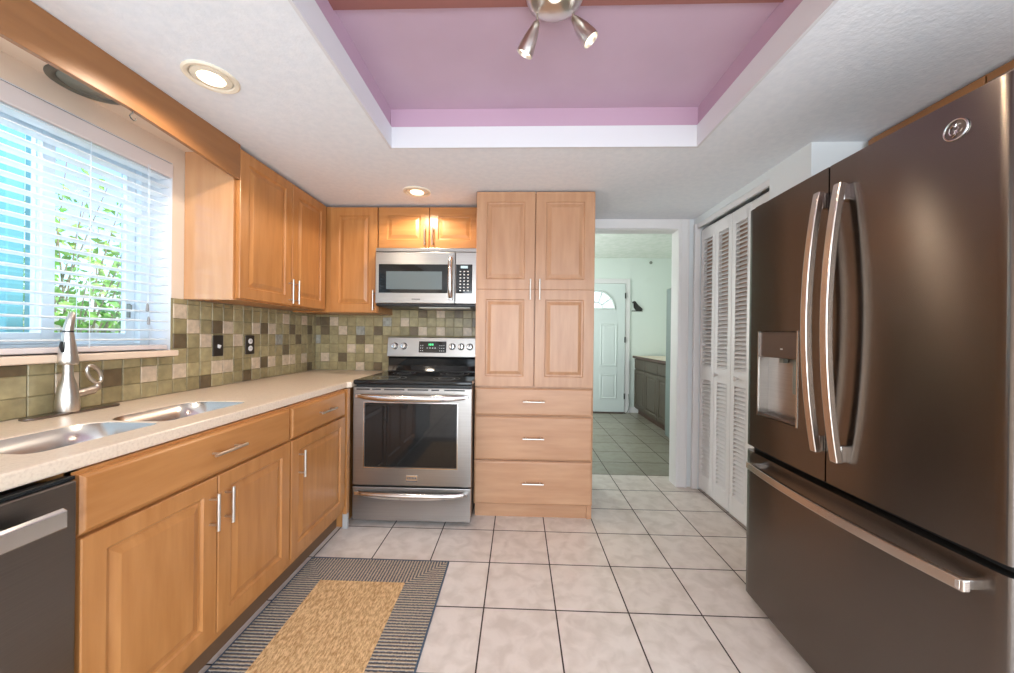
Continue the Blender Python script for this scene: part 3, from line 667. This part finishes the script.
for i in range(4): mark(q, -.722+.021*i, -.713+.021*i, .44, .49, .0108)
q.build('button_print', white_print, dsp)
for xs_ in ((-.774, -.758), (-.622, -.606, -.590)):
    q = MB()
    for x in xs_:
        for s_ in (.30, .44, .58): mark(q, x, x+.007, s_, s_+.035, .0108)
    q.build('button_print', white_print, dsp)

for x in (-.978, -.905, -.520, -.450, -.382):
    s_ = .55; n_ = Vector((0, -math.cos(sa_), math.sin(sa_))); c0 = Vector(cp_(x, s_, .007))
    k = MB().lathe(c0, [(.027, 0), (.027, .004), (.0225, .008), (.021, .026), (.018, .030), (0, .031)], n_, 24).build('knob', chrome, ctl, smooth=True)
    q = MB(); q.obox(c0+n_*.033, .0042, .0035, .020, Matrix.Rotation(-sa_, 3, 'X')); q.build('grip', M('dark_knob_grip', (.08, .08, .08), .35, .6) if x > -.8 else steel, k, bevel=.0015)
# oven door
od = MB(); od.box(RX0, RX1, RY-.034, RY, .256, .872)
od = od.build('oven_door', steel, rg)
carve(od, [MB().box(-.962, -.376, RY-.06, RY-.012, .372, .776).build('cut', steel)])
b = od.modifiers.new('edge', 'BEVEL'); b.width = .004; b.segments = 2; b.limit_method = 'ANGLE'
MB().box(-.9615, -.3765, RY-.031, RY-.0125, .3725, .7755).build('oven_window', oven_glass, od, bevel=.002)
wf = MB(); 
for x0, x1, z0, z1 in ((-.968, -.962, .366, .782), (-.376, -.370, .366, .782), (-.962, -.376, .366, .372), (-.962, -.376, .776, .782)): wf.box(x0, x1, RY-.038, RY-.033, z0, z1)
wf.build('window_trim', chrome, od)
vs = MB()
for x0, x1 in ((-1.015, -.93), (-.915, -.86), (-.84, -.71), (-.69, -.56), (-.54, -.49), (-.46, -.33)): vs.box(x0, x1, RY-.0352, RY-.033, .8555, .8645)
vs.build('vent', black_plas, od)
def bow_handle(parent, z, y0, name='handle', hw=.355, sag=.05):
    mb = MB(); R = []; xc = (RX0+RX1)/2; n = 24
    for k in range(n+1):
        u = -1+2*k/n; x = xc+hw*u; y = y0-sag*(1-u**4)-.004; rz = .010+.012*(1-u*u)**.6; ry = .008+.005*(1-u*u)
        R.append([(x, y+ry*math.cos(2*PI*i/12), z-.004*(1-u*u)*2+rz*math.sin(2*PI*i/12)) for i in range(12)])
    mb.rings(R)
    for u in (-1, 1): mb.box(xc+u*(hw-.012)-.012, xc+u*(hw-.012)+.012, y0-.02, y0+.002, z-.010, z+.010)
    return mb.build(name, chrome, parent, smooth=True)
bow_handle(od, .820, RY-.034)
bd = MB(); bd.box(-.692, -.622, RY-.038, RY-.0345, .285, .325); bd = bd.build('badge', chrome, od, bevel=.001)
q = MB(); q.box(-.692, -.622, RY-.0388, RY-.0382, .285, .292)
for k in range(6): q.box(-.684+.0095*k, -.678+.0095*k, RY-.0388, RY-.0382, .300, .314)
q.build('badge_print', M('grey_badge_print', (.12, .12, .13), .4), bd)
wd = MB(); wd.box(RX0, RX1, RY-.034, RY, .035, .245); wd = wd.build('warming_drawer', steel, rg, bevel=.004)
bow_handle(wd, .212, RY-.034, sag=.035)

# ------------------------------------------------------------------ microwave
MX0, MX1, MY = -1.024, -.290, 2.555
mw = thing('microwave', 'stainless steel over the range microwave with a vertical handle', 'microwave', ((MX0+MX1)/2, 2.75, 1.39))
MB().box(MX0+.003, MX1-.003, MY+.001, BY-.011, 1.408, 1.822).build('body', black_plas, mw)
MB().box(MX0, MX1, MY-.028, MY, 1.796, 1.822).build('vent_strip', steel, mw, bevel=.003)
md = MB(); md.box(MX0, -.455, MY-.03, MY, 1.428, 1.793); md = md.build('door', steel, mw, bevel=.004)
MB().box(-.998, -.505, MY-.0325, MY-.0295, 1.502, 1.706).build('glass', black_gloss, md, bevel=.001)
MB().box(-.944, -.545, MY-.0335, MY-.0323, 1.528, 1.655).build('screen', micro_screen, md)
R = []
for k in range(17):
    u = -1+2*k/16; z = 1.612+.158*u; y = MY-.03-.042*(1-u**4)-.002
    R.append([(-.482+.014*math.cos(2*PI*i/12), y+.010*math.sin(2*PI*i/12), z) for i in range(12)])
hb = MB(); hb.rings(R); hb.box(-.494, -.470, MY-.05, MY-.029, 1.456, 1.476); hb.box(-.494, -.470, MY-.05, MY-.029, 1.748, 1.768); hb.build('handle', chrome, md, smooth=True)
q = MB()
for k in range(8): q.box(-.760+.0078*k, -.7545+.0078*k, MY-.0312, MY-.0302, 1.453, 1.462)
q.build('badge_print', M('dark_badge_print', (.05, .05, .05), .4), md)
cpn = MB(); cpn.box(-.452, MX1, MY-.03, MY, 1.428, 1.793); cpn = cpn.build('control_panel', steel, mw, bevel=.004)
kp = MB(); kp.box(-.446, -.330, MY-.0325, MY-.0295, 1.502, 1.706); kp = kp.build('keypad', black_gloss, cpn, bevel=.001)
MB().box(-.412, -.362, MY-.0335, MY-.0324, 1.678, 1.696).build('display', blue_led, kp)
for zi in range(7):
    for xi in range(3): MB().box(-.420+.027*xi, -.409+.027*xi, MY-.0333, MY-.0324, 1.652-.0225*zi, 1.660-.0225*zi).build('key', white_print, kp)
q = MB(); q.box(MX0+.002, MX1-.002, MY-.022, MY+.06, 1.412, 1.426); q.build('bottom_grille', black_plas, mw, bevel=.003)
q = MB(); q.box(-.72, -.35, MY+.02, MY+.16, 1.399, 1.4075); q.build('lamp_cover', M('dim_lamp_cover', (.5, .48, .42), .3), mw)

# ------------------------------------------------------------------ refrigerator
FRX = 1.05
fr_t = thing('refrigerator', 'dark slate steel french door refrigerator with bottom freezer drawer', 'refrigerator', (1.4, 1.235, 0))
MB().box(1.115, 1.74, .800, 1.684, .03, 1.775).build('body', M('dark_grey_case', (.03, .03, .032), .45), fr_t, bevel=.004)
for x in (1.16, 1.68):
    for y in (.85, 1.62): MB().lathe((x, y, 0), [(.02, 0), (.02, .03)], n=10).build('foot', black_plas, fr_t)
def bowx(y): u = (y-1.234)/.44; return FRX-.006+.012*u*u
def fr_panel(name, y0, y1, z0, z1, rl, rr):
    pts = []; n = 28; r = .016
    for k in range(n+1):
        y = y0+(y1-y0)*k/n; x = bowx(y)
        dl, dr = y-y0, y1-y
        if rl and dl < r: x += r-math.sqrt(max(0, r*r-(r-dl)**2))
        if rr and dr < r: x += r-math.sqrt(max(0, r*r-(r-dr)**2))
        pts.append((x, y))
    # finer samples at rounded edges
    extra = []
    for e in (.001, .003, .006, .010):
        for y, c_, side in ((y0+e, rl, 0), (y1-e, rr, 1)):
            if c_: extra.append((bowx(y)+r-math.sqrt(max(0, r*r-(r-e)**2)), y))
    pts = sorted(pts+extra, key=lambda p: p[1])
    poly = pts+[(1.108, y1), (1.108, y0)]
    return MB().prism(poly, z0, z1).build(name, slate, fr_t, smooth=True)
ddoor = fr_panel('dispenser_door', 1.250, 1.690, .724, 1.79, False, True)
carve(ddoor, [MB().box(1.0, 1.098, 1.376, 1.606, .875, 1.236).build('cut', slate)])
plain = fr_panel('door', .795, 1.244, .724, 1.79, True, False)
fz = fr_panel('freezer_drawer', .795, 1.690, .05, .700, True, True)
for o in (ddoor, plain, fz):
    for p in o.data.polygons: p.use_smooth = True
    o.data.set_sharp_from_angle(angle=math.radians(30))
MB().box(1.060, 1.10, 1.2445, 1.2495, .73, 1.785).build('door_seal', chrome, fr_t)
MB().box(1.09, 1.112, .80, 1.684, .7005, .7235).build('gasket', dark_gasket, fr_t)
# dispenser
dp = MB(); dp.box(1.055, 1.096, 1.377, 1.605, 1.128, 1.235); dp = dp.build('dispenser_panel', slate_panel, ddoor, bevel=.002)
q = MB(); q.box(1.0535, 1.0548, 1.466, 1.478, 1.163, 1.168); q.build('indicator', white_print, dp)
cav = MB()
cav.box(1.0935, 1.0965, 1.377, 1.605, .8765, 1.127); cav.box(1.055, 1.0935, 1.377, 1.380, .8765, 1.127); cav.box(1.055, 1.0935, 1.602, 1.605, .8765, 1.127)
cav.build('dispenser_recess', steel, ddoor)
MB().box(1.050, 1.0925, 1.381, 1.601, .8765, .888).build('drip_tray', slate_panel, ddoor, bevel=.002)
q = MB(); q.box(1.078, 1.0925, 1.425, 1.445, .99, 1.127); q.box(1.072, 1.0925, 1.485, 1.51, 1.108, 1.127); q.build('paddle', grey_lens, ddoor, bevel=.003)
q = MB()
for y0, y1, z0, z1 in ((1.374, 1.378, .873, 1.238), (1.604, 1.609, .873, 1.238)): q.box(bowx((y0+y1)/2)-.003, 1.07, y0, y1, z0, z1)
q.build('dispenser_trim', chrome, ddoor)
# door handles: bowed flat bars
def bar(parent, yc, z0, z1, hw=.013, base=.032, bow=.038):
    R = []; n = 28; xs = bowx(yc)
    for k in range(n+1):
        u = -1+2*k/n; z = (z0+z1)/2+(z1-z0)/2*u; x = xs-base-bow*(1-u*u); t_ = .022
        R.append([(x, yc-hw, z), (x, yc+hw, z), (x+t_, yc+hw, z), (x+t_, yc-hw, z)])
    mb = MB(); mb.rings(R)
    o = mb.build('handle', hand_steel, parent, bevel=.003)
    for za, zb in ((z0+.004, z0+.055), (z1-.055, z1-.004)):
        MB().box(xs-base+.014, xs+.006, yc-hw+.002, yc+hw-.002, za, zb).build('mount', chrome, o, bevel=.002)
    return o
bar(ddoor, 1.262, .822, 1.708, .0125); bar(plain, 1.182, .812, 1.706, .0135)
R = []; n = 36
for k in range(n+1):
    u = -1+2*k/n; y = 1.222+.385*u; x = bowx(y)-.048-.022*(1-u*u)
    R.append([(x, y, .640), (x, y, .668), (x+.017, y, .668), (x+.017, y, .640)])
mb = MB(); mb.rings(R); fh = mb.build('handle', hand_steel, fz, bevel=.003)
for y in (.843, 1.598): MB().box(bowx(y)-.050, bowx(y)+.006, y-.012 if y > 1 else y, y if y > 1 else y+.012, .643, .665).build('mount', chrome, fh, bevel=.002)
# emblem
em = MB(); ex, ey, ez = bowx(.901)-.0005, .901, 1.716
em.tube([(ex-.001, ey+.0235*math.cos(2*PI*k/36), ez+.0235*math.sin(2*PI*k/36)) for k in range(36)], .0022, 8, cyc=True)
def scr(pts): em.tube([(ex-.001, ey-.022*a, ez+.022*b_) for a, b_ in pts], .0014, 6)
scr([(-.05, .35), (-.25, .55), (-.55, .35), (-.6, -.05), (-.45, -.4), (-.15, -.4), (0, -.05), (-.25, .05), (-.05, -.1), (.0, -.55), (-.3, -.7)])
scr([(.55, .35), (.3, .5), (.12, .3), (.3, .08), (.1, -.1), (.15, -.42), (.45, -.4), (.62, -.15)])
scr([(-.05, .35), (.05, .6)])
em.lathe((ex+.002, ey, ez), [(0, 0), (.0225, 0), (.0225, .0015), (0, .0015)], (-1, 0, 0), 28, mi=1)
em.build('emblem', [chrome, slate_panel], plain)
hg = MB(); hg.box(1.07, 1.11, .80, .86, 1.791, 1.803); hg.build('hinge_cover', slate_panel, fr_t, bevel=.002)
hg = MB(); hg.box(1.07, 1.11, 1.61, 1.666, 1.791, 1.803); hg.build('hinge_cover', slate_panel, fr_t, bevel=.002)
# cabinet above the refrigerator
oc = thing('wall_cabinet', 'brown wood cabinet set back above the refrigerator', 'cabinet', (1.83, 1.1, 1.84))
MB().box(1.665, 1.998, .45, 1.765, 1.84, 2.162).build('carcass', brown_board, oc)
for y0, y1 in ((.46, .885), (.89, 1.325), (1.33, 1.755)):
    door(oc, 'door', 'x-', 1.665, y0, y1, 1.846, 2.15, brown_board, stile=.05)

# ------------------------------------------------------------------ rug
ru = thing('rug', 'tan woven rug with a ribbed blue grey border along the base cabinets', 'rug', (-.73, 1.2, 0))
X0r, X1r, Y0r, Y1r, zr = -1.085, -.358, .30, 1.882, .008
a0, a1, b1 = -.948, -.533, 1.712
MB().box(a0, a1, Y0r+.16, b1, .001, zr+.0015).build('center_field', tan_m, ru)
bo = MB(); 
for L_, mi in (([(X0r, Y0r), (a0, Y0r+.16), (a0, b1), (X0r, Y1r)], 1), ([(a1, Y0r+.16), (X1r, Y0r), (X1r, Y1r), (a1, b1)], 1), ([(a0, b1), (a1, b1), (X1r, Y1r), (X0r, Y1r)], 0), ([(X0r, Y0r), (X1r, Y0r), (a1, Y0r+.16), (a0, Y0r+.16)], 0)): bo.prism(L_, .0012, zr, mi)
bo.build('border', [rib_x, rib_y], ru)
ed = MB(); e_ = .006
ed.box(X1r, X1r+e_, Y0r, Y1r+e_, .001, zr); ed.box(X0r-e_, X1r, Y1r, Y1r+e_, .001, zr); ed.box(X0r-e_, X0r, Y0r, Y1r, .001, zr); ed.box(X0r-e_, X1r+e_, Y0r-e_, Y0r, .001, zr)
ed.build('binding', rug_edge, ru)

# ------------------------------------------------------------------ lights
def can(x, y, z, r, lit, label, e=0):
    t = thing('recessed_light', label, 'light', (x, y, z))
    MB().lathe((x, y, z), [(r, -.0005), (r, -.004), (r*.93, -.008), (r*.80, -.006), (r*.76, -.002), (r*.76, -.0005)], n=40).build('trim_ring', white_lamp_trim if lit else M('dark_trim_ring', rgb(92, 92, 84), .4), t, smooth=True)
    if lit:
        MB().lathe((x, y, z), [(r*.74, -.001), (r*.72, -.004), (r*.5, -.006), (r*.5, -.004)], n=32).build('reflector', white_lamp_trim, t, smooth=True)
        MB().lathe((x, y, z), [(0, -.013), (r*.3, -.012), (r*.48, -.008), (r*.50, -.0045), (0, -.004)], n=28).build('bulb', bulb_m, t, smooth=True)
        lamp('recessed_glow', 'SPOT', (x, y, z-.03), e, (1, .86, .68), target=(x, y, 0), spot=(math.radians(158), .25), radius=.04)
    else:
        MB().lathe((x, y, z), [(r*.75, -.001), (r*.7, -.005), (0, -.008)], n=32).build('lens', grey_lens, t, smooth=True)
can(-1.165, 1.315, CZ, .088, True, 'lit round recessed ceiling light nearest the window', 20)
can(-.690, 2.385, CZ, .090, True, 'lit round recessed ceiling light above the range', 22)
can(-1.600, 1.285, 2.118, .108, False, 'unlit round recessed light in the soffit behind the brown board')
sp_ = thing('spot_light_fixture', 'brushed nickel ceiling fixture with three cone spotlights under the mauve tray', 'light', (.11, 1.215, TZ))
MB().lathe((.11, 1.215, TZ-.0005), [(.0, 0), (.098, 0), (.100, .006), (.094, .020), (.075, .034), (.0, .040)], (0, 0, -1), 36).build('canopy', nickel, sp_, smooth=True)
def head(pivot, d, att):
    P = Vector(pivot); D = Vector(d).normalized()
    h = MB().lathe(P, [(.005, -.006), (.011, 0), (.017, .02), (.0245, .05), (.0295, .085), (.030, .100), (.0275, .100), (.025, .087), (.008, .06)], D, 24).build('lamp_head', nickel, sp_, smooth=True)
    MB().lathe(P, [(.0, .078), (.020, .080), (.0235, .087), (.019, .0925), (0, .0935)], D, 20).build('bulb', bulb_m, h, smooth=True)
    MB().tube([att, (att[0], att[1], P.z+.02), P-D*.004], .0035, 8).build('arm', nickel, sp_, smooth=True)
    lamp('spot_glow', 'SPOT', P+D*.11, 9, (1, .80, .58), target=P+D*2, spot=(math.radians(95), .5), radius=.02)
head((.052, 1.255, 2.297), (-.42, .28, -.86), (.052, 1.255, 2.335))
head((.180, 1.262, 2.318), (.60, -.02, -.78), (.180, 1.262, 2.345))
head((.098, 1.150, 2.335), (.02, -.55, -.80), (.098, 1.165, 2.345))

# ------------------------------------------------------------------ hallway things
hc = thing('hall_cabinet', 'dark brown low cabinet with a pale top along the hall wall', 'cabinet', (2.12, 5.0, 0))
HX = 1.84
MB().box(HX+.02, 2.49, 4.33, 5.74, .09, .885).build('carcass', dark_cab, hc)
MB().box(HX+.07, HX+.08, 4.33, 5.74, 0, .09).build('toe_kick', dark_edge, hc)
for k in range(3):
    y0 = 4.335+k*.468; door(hc, 'door', 'x-', HX+.02, y0, y0+.46, .11, .70, dark_cab, stile=.05); drawer(hc, 'drawer', 'x-', HX+.02, y0, y0+.46, .715, .87, dark_cab)
MB().box(HX-.02, 2.495, 4.32, 5.755, .887, .915).build('worktop', counter_m, hc, bevel=.004)
MB().box(HX-.024, HX-.0205, 4.32, 5.755, .880, .915).build('worktop_edge', dark_edge, hc)
tf = thing('upright_freezer', 'tall grey green upright appliance half hidden behind the doorway jamb', 'freezer', (2.1, 3.95, 0))
MB().box(1.765, 2.44, 3.60, 4.275, .03, 1.78).build('body', grey_green, tf, bevel=.012)
MB().box(1.73, 1.762, 3.605, 4.27, .06, 1.775).build('door', grey_green, tf, bevel=.010)
MB().box(1.695, 1.73, 3.64, 3.66, .9, 1.4).build('handle', grey_green, tf, bevel=.004)
for x in (1.78, 2.38):
    for y in (3.66, 4.2): MB().lathe((x, y, 0), [(.02, 0), (.02, .03)], n=10).build('foot', black_plas, tf)
# bird silhouette ornament on the far wall
bw = MB(); bx, bz, by_ = 1.855, 1.69, 5.785
prof = [(-.085,.075),(-.055,.105),(-.025,.10),(-.008,.075),(.03,.03),(.065,.0),(.11,-.045),(.085,-.05),(.055,-.028),(.10,-.066),(.10,-.078),(-.09,-.078),(-.09,-.066),(-.01,-.062),(-.03,-.045),(-.055,-.01),(-.06,.035),(-.06,.06)]
bw.rings([[(bx+.03+a*.9, y, bz+b_*.9) for a, b_ in prof] for y in (by_, by_+.014)])
tag(bw.build('bird_ornament', hook_m, bevel=.003), 'small black bird silhouette on the mint wall beside the front door', 'ornament')
hk = MB(); hk.lathe((2.10, 5.7995, 2.40), [(.024, 0), (.024, .006), (.015, .02), (0, .024)], (0, -1, 0), 16)
tag(hk.build('wall_stud', M('grey_stud', rgb(140, 145, 135), .5), smooth=True), 'small round grey stud high on the mint wall', 'hook')
cdm = MB(); cdm.tube([(1.762, 5.776, .30), (1.775, 5.77, .15), (1.765, 5.765, .06), (1.74, 5.75, .012), (1.70, 5.72, .006), (1.66, 5.70, .006)], .005, 8)
tag(cdm.build('power_cord', M('grey_cord', rgb(120, 125, 120), .5), smooth=True), 'thin grey cord dropping to the floor beside the front door', 'cord')
for o in bpy.data.objects:
    if o.type == 'MESH' and o.parent is None and 'kind' not in o and 'label' not in o: print('UNTAGGED', o.name)
